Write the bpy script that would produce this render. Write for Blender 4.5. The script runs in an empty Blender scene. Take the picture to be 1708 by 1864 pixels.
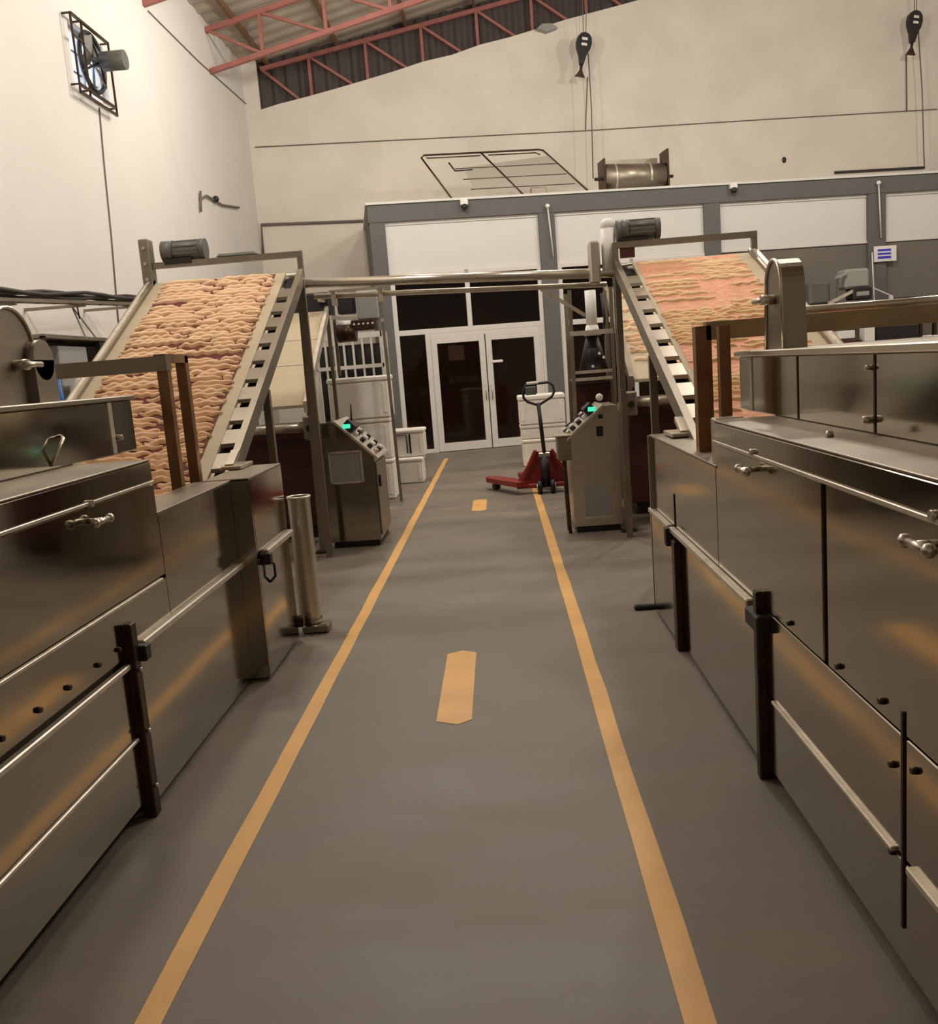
import bpy, bmesh, math, random
from mathutils import Vector, Matrix
random.seed(7)
scene = bpy.context.scene
COL = scene.collection

# ------------------------------------------------------------------ camera
FPX, CXP, CYP, CAMH = 1650.0, 854.0, 932.0, 1.6
PITCH, ROLL, YAW = math.radians(9.14), math.radians(4.44), math.radians(-2.42)
def cam_axes():
    c, s = math.cos, math.sin
    fwd = Vector((s(YAW) * c(PITCH), c(YAW) * c(PITCH), -s(PITCH)))
    right = Vector((c(YAW), -s(YAW), 0))
    down = fwd.cross(right)
    return right * c(ROLL) + down * s(ROLL), -right * s(ROLL) + down * c(ROLL), fwd
AX, AD, AF = cam_axes()
cam_data = bpy.data.cameras.new('camera')
cam = bpy.data.objects.new('camera', cam_data)
COL.objects.link(cam)
cam.matrix_world = Matrix(((AX.x, -AD.x, -AF.x, 0), (AX.y, -AD.y, -AF.y, 0), (AX.z, -AD.z, -AF.z, CAMH), (0, 0, 0, 1)))
cam_data.sensor_fit = 'HORIZONTAL'
cam_data.sensor_width = 36.0
cam_data.lens = 36.0 * FPX / 1708.0
cam_data.clip_start = 0.05
cam_data.clip_end = 200
scene.camera = cam

# ------------------------------------------------------------------ world, exposure, lamps
world = bpy.data.worlds.new('world')
scene.world = world
world.use_nodes = True
wb = world.node_tree.nodes['Background']
wb.inputs['Color'].default_value = (0.62, 0.74, 1.0, 1)
wb.inputs['Strength'].default_value = 3.0
scene.view_settings.view_transform = 'Standard'
scene.view_settings.look = 'None'
scene.view_settings.gamma = 1.0
scene.view_settings.use_curve_mapping = False
scene.view_settings.exposure = 0.22

LAMP_COLOR = (1.0, 0.94, 0.86)
# hanging workshop lamps (x, y, z, watts): unseen, added above the frame to light hall and belts
LAMPS = [(-2.3, 6.6, 5.9, 215), (-1.6, 13.4, 7.2, 270), (2.6, 6.8, 5.9, 195), (3.8, 13.4, 7.6, 350), (8.6, 13.2, 7.6, 390),
         (0.2, 10.6, 6.9, 290)]

# ------------------------------------------------------------------ pixel helpers
def ray(px, py):
    return AX * ((px - CXP) / FPX) + AD * ((py - CYP) / FPX) + AF
O = Vector((0, 0, CAMH))
def on_x(px, py, x):
    r = ray(px, py); return O + r * ((x - O.x) / r.x)
def on_y(px, py, y):
    r = ray(px, py); return O + r * ((y - O.y) / r.y)
def on_z(px, py, z=0.0):
    r = ray(px, py); return O + r * ((z - O.z) / r.z)
# frame of the glazed partition and the rear wall (turned nine degrees to the aisle)
BYAW = math.radians(9.0)
BX = Vector((math.cos(BYAW), math.sin(BYAW), 0)); BY = Vector((-math.sin(BYAW), math.cos(BYAW), 0)); BO = Vector((0, 17.55, 0))
def bw(v):
    return BO + BX * v[0] + BY * v[1] + Vector((0, 0, v[2]))
def on_b(px, py, d):
    r = ray(px, py); t = (d - (O - BO).dot(BY)) / r.dot(BY); p = O + r * t - BO
    return Vector((p.dot(BX), d, p.z))

# ------------------------------------------------------------------ materials
def _nodes(name):
    m = bpy.data.materials.new(name); m.use_nodes = True
    nt = m.node_tree; b = nt.nodes['Principled BSDF']
    return m, nt, b
def srgb(r, g, b):
    f = lambda c: (c / 255 / 12.92) if c / 255 <= 0.04045 else ((c / 255 + 0.055) / 1.055) ** 2.4
    return (f(r), f(g), f(b), 1)
def mat(name, col, rough=0.6, metal=0.0, var=0.0, scale=4.0, bump=0.0, bscale=40.0, stretch=(1, 1, 1), rvar=0.0, emit=0.0, spec=0.5, col2=None):
    m, nt, b = _nodes(name)
    c = srgb(*col)
    b.inputs['Base Color'].default_value = c
    b.inputs['Roughness'].default_value = rough
    b.inputs['Metallic'].default_value = metal
    b.inputs['Specular IOR Level'].default_value = spec
    if emit:
        b.inputs['Emission Color'].default_value = c
        b.inputs['Emission Strength'].default_value = emit
    if var or bump or rvar or col2:
        geo = nt.nodes.new('ShaderNodeNewGeometry')
        mp = nt.nodes.new('ShaderNodeMapping'); mp.inputs['Scale'].default_value = stretch
        nt.links.new(geo.outputs['Position'], mp.inputs['Vector'])
    if var or rvar or col2:
        n = nt.nodes.new('ShaderNodeTexNoise'); n.inputs['Scale'].default_value = scale
        n.inputs['Detail'].default_value = 6; n.inputs['Roughness'].default_value = 0.6
        nt.links.new(mp.outputs['Vector'], n.inputs['Vector'])
        r = nt.nodes.new('ShaderNodeValToRGB')
        r.color_ramp.elements[0].position = 0.3; r.color_ramp.elements[1].position = 0.7
        a = tuple(max(0, x * (1 - var)) for x in c[:3]) + (1,)
        d = srgb(*col2) if col2 else tuple(min(1, x * (1 + var)) for x in c[:3]) + (1,)
        r.color_ramp.elements[0].color = a; r.color_ramp.elements[1].color = d
        nt.links.new(n.outputs['Fac'], r.inputs['Fac'])
        if var or col2:
            nt.links.new(r.outputs['Color'], b.inputs['Base Color'])
        if rvar:
            mr = nt.nodes.new('ShaderNodeMapRange')
            mr.inputs['To Min'].default_value = max(0.02, rough - rvar); mr.inputs['To Max'].default_value = min(1, rough + rvar)
            mr.inputs['From Min'].default_value = 0.3; mr.inputs['From Max'].default_value = 0.7
            nt.links.new(n.outputs['Fac'], mr.inputs['Value']); nt.links.new(mr.outputs['Result'], b.inputs['Roughness'])
    if bump:
        n2 = nt.nodes.new('ShaderNodeTexNoise'); n2.inputs['Scale'].default_value = bscale; n2.inputs['Detail'].default_value = 1
        nt.links.new(mp.outputs['Vector'], n2.inputs['Vector'])
        bp = nt.nodes.new('ShaderNodeBump'); bp.inputs['Strength'].default_value = bump; bp.inputs['Distance'].default_value = 0.02
        nt.links.new(n2.outputs['Fac'], bp.inputs['Height']); nt.links.new(bp.outputs['Normal'], b.inputs['Normal'])
    return m
M = {}
M['steel'] = mat('brushed_stainless', (172, 165, 150), 0.12, 1.0, var=0.05, scale=1.4, bump=0.07, bscale=1.9, rvar=0.04)
M['steel_bright'] = mat('bright_stainless', (205, 196, 180), 0.30, 0.9, var=0.05, scale=2.5, rvar=0.04)
M['steel_dull'] = mat('dull_stainless', (150, 140, 124), 0.40, 0.8, var=0.10, scale=3, rvar=0.05)
M['steel_dark'] = mat('dark_stained_steel', (72, 56, 42), 0.40, 0.8, var=0.3, scale=9, rvar=0.1)
M['rusty'] = mat('rust_stained_tube', (136, 98, 64), 0.42, 0.35, var=0.28, scale=6, rvar=0.1)
M['stained'] = mat('tan_stained_steel', (156, 132, 98), 0.42, 0.5, var=0.22, scale=5, rvar=0.08)
M['edge'] = mat('worn_bright_rail', (214, 204, 188), 0.38, 0.7, var=0.15, scale=12)
M['wall'] = mat('cream_plaster', (222, 217, 208), 0.85, var=0.03, scale=0.8, bump=0.05, bscale=6)
M['wall_rear'] = mat('beige_plaster', (224, 216, 201), 0.85, var=0.07, scale=0.9, bump=0.08, bscale=3)
M['concrete'] = mat('grey_floor_paint', (122, 113, 100), 0.55, var=0.17, scale=1.6, bump=0.04, bscale=14, rvar=0.10, stretch=(0.6, 1.6, 1))
M['tape'] = mat('ochre_floor_tape', (232, 178, 104), 0.5, var=0.10, scale=3)
M['grey_paint'] = mat('grey_wall_paint', (98, 96, 92), 0.75, var=0.05, scale=1.5)
M['grey_dado'] = mat('dark_grey_wall_paint', (112, 106, 96), 0.7, var=0.06, scale=1.2)
M['white_panel'] = mat('white_panel_board', (214, 212, 205), 0.6, var=0.02, scale=2)
M['white_frame'] = mat('white_aluminium', (215, 210, 202), 0.45, var=0.04, scale=4)
M['foam'] = mat('white_foam', (232, 226, 214), 0.8, var=0.05, scale=6, bump=0.1, bscale=60)
M['truss'] = mat('red_oxide_paint', (160, 100, 90), 0.6, var=0.15, scale=4)
M['roof'] = mat('beige_roof_sheet', (176, 164, 148), 0.6, var=0.08, scale=1.5)
M['clad'] = mat('dark_roof_sheet', (72, 62, 58), 0.6, var=0.12, scale=2)
M['black'] = mat('black_plastic', (28, 25, 23), 0.5)
M['gap_shade'] = mat('dark_gap', (18, 14, 12), 0.8)  # near-black colour standing in for shade in gaps, slits and openings
M['motor'] = mat('grey_green_motor_paint', (92, 92, 84), 0.5, var=0.15, scale=8)
M['darkred'] = mat('dark_maroon_paint', (74, 32, 26), 0.5, var=0.2, scale=3)
M['jackred'] = mat('red_enamel', (136, 34, 30), 0.4, var=0.12, scale=6)
M['belt_gap_shade'] = mat('shaded_russet_belt', (104, 48, 32), 0.8, var=0.3, scale=14)  # russet belt, darkened with the shadow between the dough strands
M['belt_salmon'] = mat('salmon_dough_sheet', (218, 156, 122), 0.8, var=0.14, scale=12, bump=0.5, bscale=30)
M['belt_cream'] = mat('cream_belt_canvas', (186, 170, 142), 0.75, var=0.06, scale=5)
M['dough'] = mat('peach_dough_strands', (255, 212, 174), 0.75, var=0.12, scale=9)
M['dough_cream'] = mat('cream_dough_strands', (255, 218, 172), 0.75, var=0.10, scale=9)
M['cable'] = mat('dark_cable', (52, 46, 42), 0.6)
M['wire'] = mat('grey_wire', (110, 100, 88), 0.6)
M['plate'] = mat('grey_label_plate', (150, 148, 142), 0.5)
M['screen'] = mat('green_display', (60, 205, 165), 0.4, emit=1.1)
M['blue'] = mat('blue_print', (64, 56, 196), 0.5)
M['bluebag'] = mat('blue_plastic_sheet', (36, 92, 150), 0.4, var=0.35, scale=12)
M['mesh'] = mat('pale_wire_mesh', (178, 172, 158), 0.6)
M['white'] = mat('white_plastic', (232, 228, 220), 0.5)
M['wood'] = mat('brown_timber', (118, 88, 60), 0.7, var=0.15, scale=8)
M['lampglow'] = mat('lit_tube', (255, 240, 214), 0.4, emit=6.0)
M['interior'] = mat('brown_interior', (86, 58, 44), 0.8, var=0.15, scale=1.2)
def glass():
    m, nt, b = _nodes('dark_window_glass')
    b.inputs['Base Color'].default_value = (0.55, 0.50, 0.46, 1)
    b.inputs['Roughness'].default_value = 0.03
    b.inputs['Transmission Weight'].default_value = 1.0
    b.inputs['IOR'].default_value = 1.3
    return m
M['glass'] = glass()

# ------------------------------------------------------------------ mesh builder
class MB:
    def __init__(self, xf=None):
        self.v = []; self.f = []; self.s = []; self.xf = xf
    def add(self, vs, fs, smooth=False):
        o = len(self.v)
        self.v += [Vector(p) for p in vs]
        for f in fs:
            self.f.append([o + i for i in f]); self.s.append(smooth)
        return self
    def box(self, x0, x1, y0, y1, z0, z1, bev=0.0):
        if x0 > x1: x0, x1 = x1, x0
        if y0 > y1: y0, y1 = y1, y0
        if z0 > z1: z0, z1 = z1, z0
        b = min(bev, (x1 - x0) * .45, (y1 - y0) * .45, (z1 - z0) * .45)
        if b <= 0:
            vs = [(x, y, z) for x in (x0, x1) for y in (y0, y1) for z in (z0, z1)]
            return self.add(vs, [(0, 1, 3, 2), (4, 6, 7, 5), (0, 4, 5, 1), (2, 3, 7, 6), (0, 2, 6, 4), (1, 5, 7, 3)])
        bm = bmesh.new()
        bmesh.ops.create_cube(bm, size=1.0)
        for v in bm.verts:
            v.co = Vector(((x0 + x1) / 2 + v.co.x * (x1 - x0), (y0 + y1) / 2 + v.co.y * (y1 - y0), (z0 + z1) / 2 + v.co.z * (z1 - z0)))
        bmesh.ops.bevel(bm, geom=bm.edges[:], offset=b, segments=1, affect='EDGES')
        bm.verts.index_update()
        self.add([v.co.copy() for v in bm.verts], [[v.index for v in f.verts] for f in bm.faces]); bm.free()
        return self
    def cyl(self, p0, p1, r0, r1=None, n=14, cap=True):
        p0, p1 = Vector(p0), Vector(p1); r1 = r0 if r1 is None else r1
        d = (p1 - p0).normalized()
        a = d.cross(Vector((0, 0, 1)))
        if a.length < 1e-3: a = d.cross(Vector((1, 0, 0)))
        a.normalize(); b = d.cross(a)
        vs = []
        for p, r in ((p0, r0), (p1, r1)):
            for i in range(n):
                t = 2 * math.pi * i / n
                vs.append(p + a * (r * math.cos(t)) + b * (r * math.sin(t)))
        self.add(vs, [(i, (i + 1) % n, n + (i + 1) % n, n + i) for i in range(n)], True)
        if cap:
            self.add(vs[:n], [list(range(n))[::-1]]); self.add(vs[n:], [list(range(n))])
        return self
    def tube(self, pts, r, n=8, closed=False):
        pts = [Vector(p) for p in pts]; k = len(pts); vs = []; prev = None
        for i, p in enumerate(pts):
            if closed: d = pts[(i + 1) % k] - pts[i - 1]
            else: d = pts[min(i + 1, k - 1)] - pts[max(i - 1, 0)]
            d.normalize()
            if prev is None:
                a = d.cross(Vector((0, 0, 1)))
                if a.length < 1e-3: a = d.cross(Vector((1, 0, 0)))
            else:
                a = prev - d * prev.dot(d)
            a.normalize(); prev = a; b = d.cross(a)
            for j in range(n):
                t = 2 * math.pi * j / n
                vs.append(p + a * (r * math.cos(t)) + b * (r * math.sin(t)))
        fs = []
        for i in range(k if closed else k - 1):
            q = (i + 1) % k
            for j in range(n):
                fs.append((i * n + j, i * n + (j + 1) % n, q * n + (j + 1) % n, q * n + j))
        self.add(vs, fs, True)
        if not closed:
            self.add(vs[:n], [list(range(n))[::-1]]); self.add(vs[-n:], [list(range(n))])
        return self
    def bar(self, p0, p1, w, h, up=(0, 0, 1)):
        """square-section bar between two points"""
        p0, p1 = Vector(p0), Vector(p1); d = (p1 - p0).normalized(); up = Vector(up)
        s = d.cross(up)
        if s.length < 1e-3: s = d.cross(Vector((0, 1, 0)))
        s.normalize(); u = s.cross(d)
        vs = [p + s * (a * w / 2) + u * (b * h / 2) for p in (p0, p1) for a, b in ((-1, -1), (1, -1), (1, 1), (-1, 1))]
        return self.add(vs, [(3, 2, 1, 0), (4, 5, 6, 7), (0, 1, 5, 4), (1, 2, 6, 5), (2, 3, 7, 6), (3, 0, 4, 7)])
    def prism(self, poly, d):
        """polygon (3d points) pushed along d"""
        d = Vector(d); a = [Vector(p) for p in poly]; n = len(a)
        vs = a + [p + d for p in a]
        return self.add(vs, [list(range(n))[::-1], list(range(n, 2 * n))] + [(i, (i + 1) % n, n + (i + 1) % n, n + i) for i in range(n)])
    def ball(self, c, r, n=10, sx=1, sy=1, sz=1):
        c = Vector(c); m = n // 2; vs = []; fs = []
        for i in range(m + 1):
            p = math.pi * i / m
            for j in range(n):
                t = 2 * math.pi * j / n
                vs.append(c + Vector((r * sx * math.sin(p) * math.cos(t), r * sy * math.sin(p) * math.sin(t), r * sz * math.cos(p))))
        for i in range(m):
            for j in range(n):
                fs.append((i * n + j, (i + 1) * n + j, (i + 1) * n + (j + 1) % n, i * n + (j + 1) % n))
        return self.add(vs, fs, True)
    def build(self, name, m, parent=None, label=None, kind=None):
        off = Vector(parent['base']) if parent is not None and 'base' in parent else Vector((0, 0, 0))
        vs = [(self.xf(p) if self.xf else p) - off for p in self.v]
        me = bpy.data.meshes.new(name)
        me.from_pydata([tuple(p) for p in vs], [], self.f)
        me.polygons.foreach_set('use_smooth', self.s)
        me.materials.append(M[m]); me.update()
        bm = bmesh.new(); bm.from_mesh(me); bmesh.ops.remove_doubles(bm, verts=bm.verts, dist=1e-6)
        bmesh.ops.recalc_face_normals(bm, faces=bm.faces); bm.to_mesh(me); bm.free()
        o = bpy.data.objects.new(name, me); COL.objects.link(o)
        if parent is not None:
            o.parent = parent; o['base'] = list(off)
        else:
            o['base'] = [0.0, 0.0, 0.0]
        if label: o['label'] = label
        if kind: o['kind'] = kind
        return o
def thing(name, label, cat, loc=(0, 0, 0), group=None):
    o = bpy.data.objects.new(name, None); COL.objects.link(o)
    o.location = loc; o['base'] = list(loc); o['label'] = label; o['category'] = cat
    o.empty_display_size = 0.1
    if group: o['group'] = group
    return o
def tag(o, label, cat, group=None, kind=None):
    o['label'] = label
    if cat: o['category'] = cat
    if group: o['group'] = group
    if kind: o['kind'] = kind
    return o
def struct(name, label, loc=(0, 0, 0)):
    o = thing(name, label, 'structure', loc); del o['category']; o['kind'] = 'structure'; return o
def stag(o, label):
    o['label'] = label; o['kind'] = 'structure'; return o

# ------------------------------------------------------------------ the hall
WX = -4.8            # left wall face
RD = 2.9             # rear wall behind the partition
def roof_z(x): return 8.06 + 0.222 * (x - WX)
stag(MB().box(-6, 14, -7, 24, -0.15, 0).build('floor', 'concrete'), 'grey painted concrete factory floor')
# left wall with the fan opening cut out
fy0, fy1, fz0, fz1 = 11.42, 12.42, 5.28, 6.02
wl = MB()
for a in ((-7, fy0, 0, 8.3), (fy1, 20.6, 0, 8.3), (fy0, fy1, 0, fz0), (fy0, fy1, fz1, 8.3)):
    wl.box(WX - 0.22, WX, *a)
stag(wl.build('wall_left', 'wall'), 'tall cream plaster wall with a fan opening')
# rear wall (stepped top edge under the dark sheeting)
pts = [(-5.4, -0.2)]
pts = [(-5.6, RD, 0), (13, RD, 0)]
top = []
x = 13.0
while x > -5.6:
    top.append((x, RD, 7.18 + 0.232 * (x + 4.0) + random.uniform(-.02, .02))); x -= 0.62
top = [p for p in top if p[0] > -4.1] + [(-4.1, RD, 7.16), (-4.1, RD, 8.3), (-5.6, RD, 8.3)]
stag(MB(bw).prism(pts + top, (0, 0.25, 0)).build('wall_back', 'wall_rear'), 'high beige rear wall sloping up to the right')
stag(MB().box(13, 13.2, -7, 24, 0, 12.2).build('wall_right', 'wall'), 'far right wall of the hall')
stag(MB().box(-6, 14, -7.2, -7, 0, 12.2).build('wall_front', 'wall'), 'wall behind the camera')
# gable sheeting : corrugated, behind the rear truss
mb = MB(bw); n = 120; x0, x1 = -4.2, 12.6; vs = []
for i in range(n * 2 + 1):
    x = x0 + (x1 - x0) * i / (2 * n); d = RD + .24 - (0.035 if (i // 2) % 2 else 0.0)
    wx = bw((x, d, 0)).x
    vs += [(x, d, 6.7 + 0.232 * (x + 4.0)), (x, d, roof_z(wx) + 0.25)]
mb.add(vs, [(2 * i, 2 * i + 2, 2 * i + 3, 2 * i + 1) for i in range(2 * n)])
stag(mb.build('trim_1', 'clad'), 'dark corrugated gable sheeting above the rear wall')
# roof : corrugated sheet on purlins
roof = struct('ceiling', 'beige sheet roof on red steel purlins, rising to the right')
mb = MB(); n = 150; vs = []
ry = -7.1
for i in range(n * 2 + 1):
    y = ry + (24.5 - ry) * i / (2 * n); dz = 0.03 if (i // 2) % 2 else 0
    vs += [(WX - 0.3, y, roof_z(WX - 0.3) + dz), (13.3, y, roof_z(13.3) + dz)]
mb.add(vs, [(2 * i, 2 * i + 1, 2 * i + 3, 2 * i + 2) for i in range(2 * n)])
mb.build('roof_sheet', 'roof', roof)
for k in range(13):
    x = WX + 0.5 + k * 1.45
    MB().box(x - .03, x + .03, ry, 24, roof_z(x) - 0.13, roof_z(x) - 0.02).build('purlin', 'wood', roof)
# trusses
def truss(y, label, bottom0, top_off, xf=None, x_start=WX, x_end=12.5, yfun=None, w=.085):
    t = thing('roof_truss', label, 'truss', (x_start, y, bottom0), 'red steel roof trusses')
    f = yfun or (lambda x: y)
    def top(x): return Vector((x, f(x), roof_z(x) - top_off))
    def bot(x): return Vector((x, f(x), bottom0 + 0.222 * (x - x_start)))
    MB().bar(top(x_start), top(x_end), w, w).build('top_chord', 'truss', t)
    MB().bar(bot(x_start), bot(x_end), w, w).build('bottom_chord', 'truss', t)
    step = 1.18; x = x_start + 1.0; k = 0
    MB().bar(top(x_start + .02), bot(x_start + 1.0), .05, .05).build('diagonal', 'truss', t)
    while x < min(x_end, 7.5):
        MB().bar(bot(x), top(x), .06, .07).build('strut', 'truss', t)
        if x + step < x_end:
            MB().bar(top(x), bot(x + step), .05, .05).build('diagonal', 'truss', t)
        x += step; k += 1
    return t
truss(17.35, 'red truss spanning above the glazed partition', 7.2, 0.16)
truss(14.2, 'red truss whose low end shows at the top edge', 7.2, 0.16)
rb = lambda x: 17.55 + (RD + 0.10) * math.cos(BYAW) + (x + math.sin(BYAW) * RD) * math.tan(BYAW)
truss(19.6, 'red truss against the dark gable sheeting', 6.90, 0.17, yfun=rb, x_start=-4.45)
# ------------------------------------------------------------------ added hall lamps
for i, (x, y, z, wat) in enumerate(LAMPS):
    t = thing('added_tube_lamp', ['unseen tube lamp added high above the left dough conveyor', 'unseen tube lamp added before the red truss left of the glass door', 'unseen tube lamp added high above the right dough conveyor', 'unseen tube lamp added in front of the cable reel', 'unseen tube lamp added before the far right white panels', 'unseen tube lamp added high above the pallet jack aisle'][i], 'lamp', (x, y, z), 'added tube lamps')
    MB().box(x - .05, x + .05, y - .65, y + .65, z + .04, z + .10, .02).build('housing', 'white', t)
    for dx in (-.07, .07):
        MB().cyl((x + dx, y - .6, z + .015), (x + dx, y + .6, z + .015), .014).build('tube', 'lampglow', t)
    for dy in (-.5, .5):
        MB().tube([(x, y + dy, z + .1), (x, y + dy, roof_z(x) - .02)], .006, 5).build('hanger', 'wire', t)
    # point light added under the tubes, shining all around to walls and roof
    ld = bpy.data.lights.new('lamp_light', 'POINT'); ld.shadow_soft_size = .22; ld.energy = wat; ld.color = LAMP_COLOR
    lo = bpy.data.objects.new('lamp_light', ld); COL.objects.link(lo); lo.parent = t; lo.location = (0, 0, -.25)

# ------------------------------------------------------------------ glazed partition
P = struct('wall_partition', 'grey framed partition with white upper panels', tuple(bw((0, 0, 0))))
def pb(name, m, *a, parent=P, bev=0.0):
    return MB(bw).box(*a, bev).build(name, m, parent)
pb('header_beam', 'grey_paint', -2.19, 10.4, -.06, .25, 4.31, 4.62)
pb('roof_slab', 'white_panel', -2.22, 10.4, -.09, 2.85, 4.62, 4.66)
for a, b in ((-2.17, -1.89), (0.98, 1.29), (4.21, 4.53), (7.55, 7.92)):
    pb('column', 'grey_paint', a, b, -.05, .24, 0, 4.31)
pb('side_wall', 'grey_paint', -2.17, -2.02, .24, 2.85, 0, 4.62)
for a, b in ((-1.89, .98), (1.29, 4.21), (4.53, 7.55), (7.92, 10.3)):
    p = pb('white_panel', 'white_panel', a, b, .02, .06, 3.40, 4.31)
    pb('panel_border', 'white_frame', a, b, .0, .05, 3.38, 3.42, parent=p)
    pb('panel_border', 'white_frame', a, b, -.0, .05, 4.25, 4.31, parent=p)
for a, b in ((4.53, 7.55), (7.92, 10.3)):
    pb('lower_wall', 'grey_dado', a, b, .03, .22, 0, 3.38)
# dim room behind the glass
pb('inner_wall', 'interior', -2.0, 4.4, 2.3, 2.4, 0, 4.3)
pb('inner_wall', 'interior', 4.3, 4.4, .25, 2.3, 0, 4.3)
pb('inner_ceiling', 'interior', -2.0, 4.4, .25, 2.4, 4.2, 4.3)
def frame_rects(parent, rects, m='white_frame', y0=-.02, y1=.05, name='frame_bar'):
    for r in rects: pb(name, m, r[0], r[1], y0, y1, r[2], r[3], parent=parent, bev=.006)
base = tuple(bw((0, 0, 2.3)))
w1 = struct('window_1', 'dark two-pane transom window above the double door', base)
frame_rects(w1, [(-1.89, -1.80, 0, 3.38), (.90, .98, 0, 3.38), (-1.80, .90, 2.24, 2.34), (-.49, -.40, 2.34, 3.38), (-1.80, .90, 3.30, 3.38)])
pb('pane', 'glass', -1.80, -.49, .01, .022, 2.34, 3.30, parent=w1)
pb('pane', 'glass', -.40, .90, .01, .022, 2.34, 3.30, parent=w1)
w2 = struct('window_2', 'narrow dark side light left of the double door', base)
frame_rects(w2, [(-1.80, -1.30, 0, .08)])
pb('pane', 'glass', -1.80, -1.32, .01, .022, .08, 2.24, parent=w2)
d1 = struct('door_1', 'white aluminium double door with dark glass', tuple(bw((0, 0, 0))))
frame_rects(d1, [(-1.32, -1.22, 0, 2.24), (.86, .92, 0, 2.24), (-1.22, .86, 2.17, 2.24)])
for a, b, side in ((-1.22, -.20, 1), (-.18, .86, -1)):
    lf = MB(bw)
    for r in ((a, a + .11, .01, 2.17), (b - .11, b, .01, 2.17), (a + .11, b - .11, .01, .17), (a + .11, b - .11, 2.05, 2.17)):
        lf.box(r[0], r[1], -.035, .02, r[2], r[3], .005)
    lf = lf.build('door_leaf', 'white_frame', d1)
    pb('pane', 'glass', a + .11, b - .11, -.012, 0, .17, 2.05, parent=lf)
    if side < 0:
        MB(bw).box(a + .09, a + .30, -.06, -.035, 1.62, 1.67, .008).build('sticker', 'white', lf)
    else:
        MB(bw).box(-.90, -.60, -.002, .004, 1.72, 2.0).build('paper_notice', 'interior', lf)
    hx = b - .05 if side > 0 else a + .05
    MB(bw).tube([(hx, -.035, .95), (hx, -.08, .95), (hx, -.08, 1.2), (hx, -.035, 1.2)], .011, 6).build('handle', 'steel_bright', lf)
w3 = struct('window_3', 'dark glazed bay behind the right conveyor', tuple(bw((2.7, 0, 1.2))))
frame_rects(w3, [(1.29, 1.38, 0, 3.38), (4.13, 4.21, 0, 3.38), (1.38, 4.13, 2.22, 2.32), (2.70, 2.78, 0, 3.38), (1.38, 4.13, 0, .1), (1.38, 4.13, 3.30, 3.38)])
for a, b in ((1.38, 2.70), (2.78, 4.13)):
    pb('pane', 'glass', a, b, .01, .022, .1, 2.22, parent=w3)
    pb('pane', 'glass', a, b, .01, .022, 2.32, 3.30, parent=w3)

# ------------------------------------------------------------------ floor marking
def strip(name, pts, label, group=None):
    o = MB().prism([(x, y, 0.0005) for x, y in pts], (0, 0, .0015)).build(name, 'tape')
    return tag(o, label, 'floor tape', group)
def wavy_tape(x, w, y0, y1, seed):
    r = random.Random(seed); L = []; Rr = []; y = y0
    while y < y1:
        L.append((x - w / 2 + r.uniform(-.004, .004), y)); Rr.append((x + w / 2 + r.uniform(-.004, .004), y)); y += .45
    L.append((x - w / 2, y1)); Rr.append((x + w / 2, y1))
    return Rr + L[::-1]
strip('floor_line', wavy_tape(-1.012, .075, -3, 16.1, 1), 'long ochre floor line beside the left machine', 'aisle edge lines')
strip('floor_line', wavy_tape(.378, .078, -3, 15.2, 2), 'long ochre floor line running under the red pallet jack', 'aisle edge lines')
def dash(y0, y1, label):
    x = -.31; w = .082
    strip('floor_dash', [(x - w, y0), (x + .02, y0 - .05), (x + w, y0), (x + w, y1), (x, y1 + .05), (x - w, y1)], label, 'ochre centre dashes')
dash(3.95, 4.93, 'large ochre dash in the middle of the aisle floor')
dash(10.0, 10.78, 'small far ochre dash left of the pallet jack')

# ------------------------------------------------------------------ the two long machines
def bolt(c, axis, r=.011, d=.012):
    c = Vector(c); a = Vector(axis)
    return MB().cyl(c, c + a * d, r, r * .8, 8)
def t_handle(parent, x, y, z, sx):
    """turn handle with two ball ends on a stem, plus the stud above"""
    h = MB()
    h.cyl((x, y, z), (x + sx * .045, y, z), .011)
    h.cyl((x + sx * .045, y - .055, z), (x + sx * .045, y + .055, z), .010)
    h.ball((x + sx * .045, y - .055, z), .017); h.ball((x + sx * .045, y + .055, z), .017)
    o = h.build('handle', 'steel_bright', parent)
    MB().cyl((x, y, z + .062), (x + sx * .018, y, z + .062), .012).build('stud', 'steel_bright', parent)
    return o
def guard(parent, x_face, sx, y0, y1, z0, z1, depth):
    """round-topped chain guard; its flat face looks to the aisle"""
    n = 14; yc = (y0 + y1) / 2; r = (y1 - y0) / 2; zc = z1 - r
    prof = [(y0 - .02, z0), (y1 + .02, z0), (y1, zc)]
    prof += [(yc + r * math.cos(math.pi * i / n), zc + r * math.sin(math.pi * i / n)) for i in range(1, n)] + [(y0, zc)]
    m = MB()
    m.prism([(x_face, y, z) for y, z in prof], (-sx * depth, 0, 0))
    g = m.build('chain_guard', 'steel_dull', parent)
    rim = MB().tube([(x_face + sx * .004, y, z) for y, z in prof[1:]] + [(x_face + sx * .004, prof[0][0], z0)], .008, 6)
    rim.build('guard_rim', 'steel_bright', g)
    sh = MB().cyl((x_face, yc, zc - .06), (x_face + sx * .06, yc, zc - .06), .022)
    sh.cyl((x_face + sx * .06, yc - .04, zc - .06), (x_face + sx * .06, yc + .10, zc - .06), .012)
    sh.build('shaft_bearing', 'steel_bright', g)
    MB().tube([(x_face - sx * .03, y1 - .03 + .035 * math.cos(t), z1 - .06 + .035 * math.sin(t)) for t in [2 * math.pi * k / 12 for k in range(12)]], .007, 6, True).build('lifting_eye', 'steel_bright', g)
    return g
YB = -2.2     # machines run on past the camera
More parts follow.
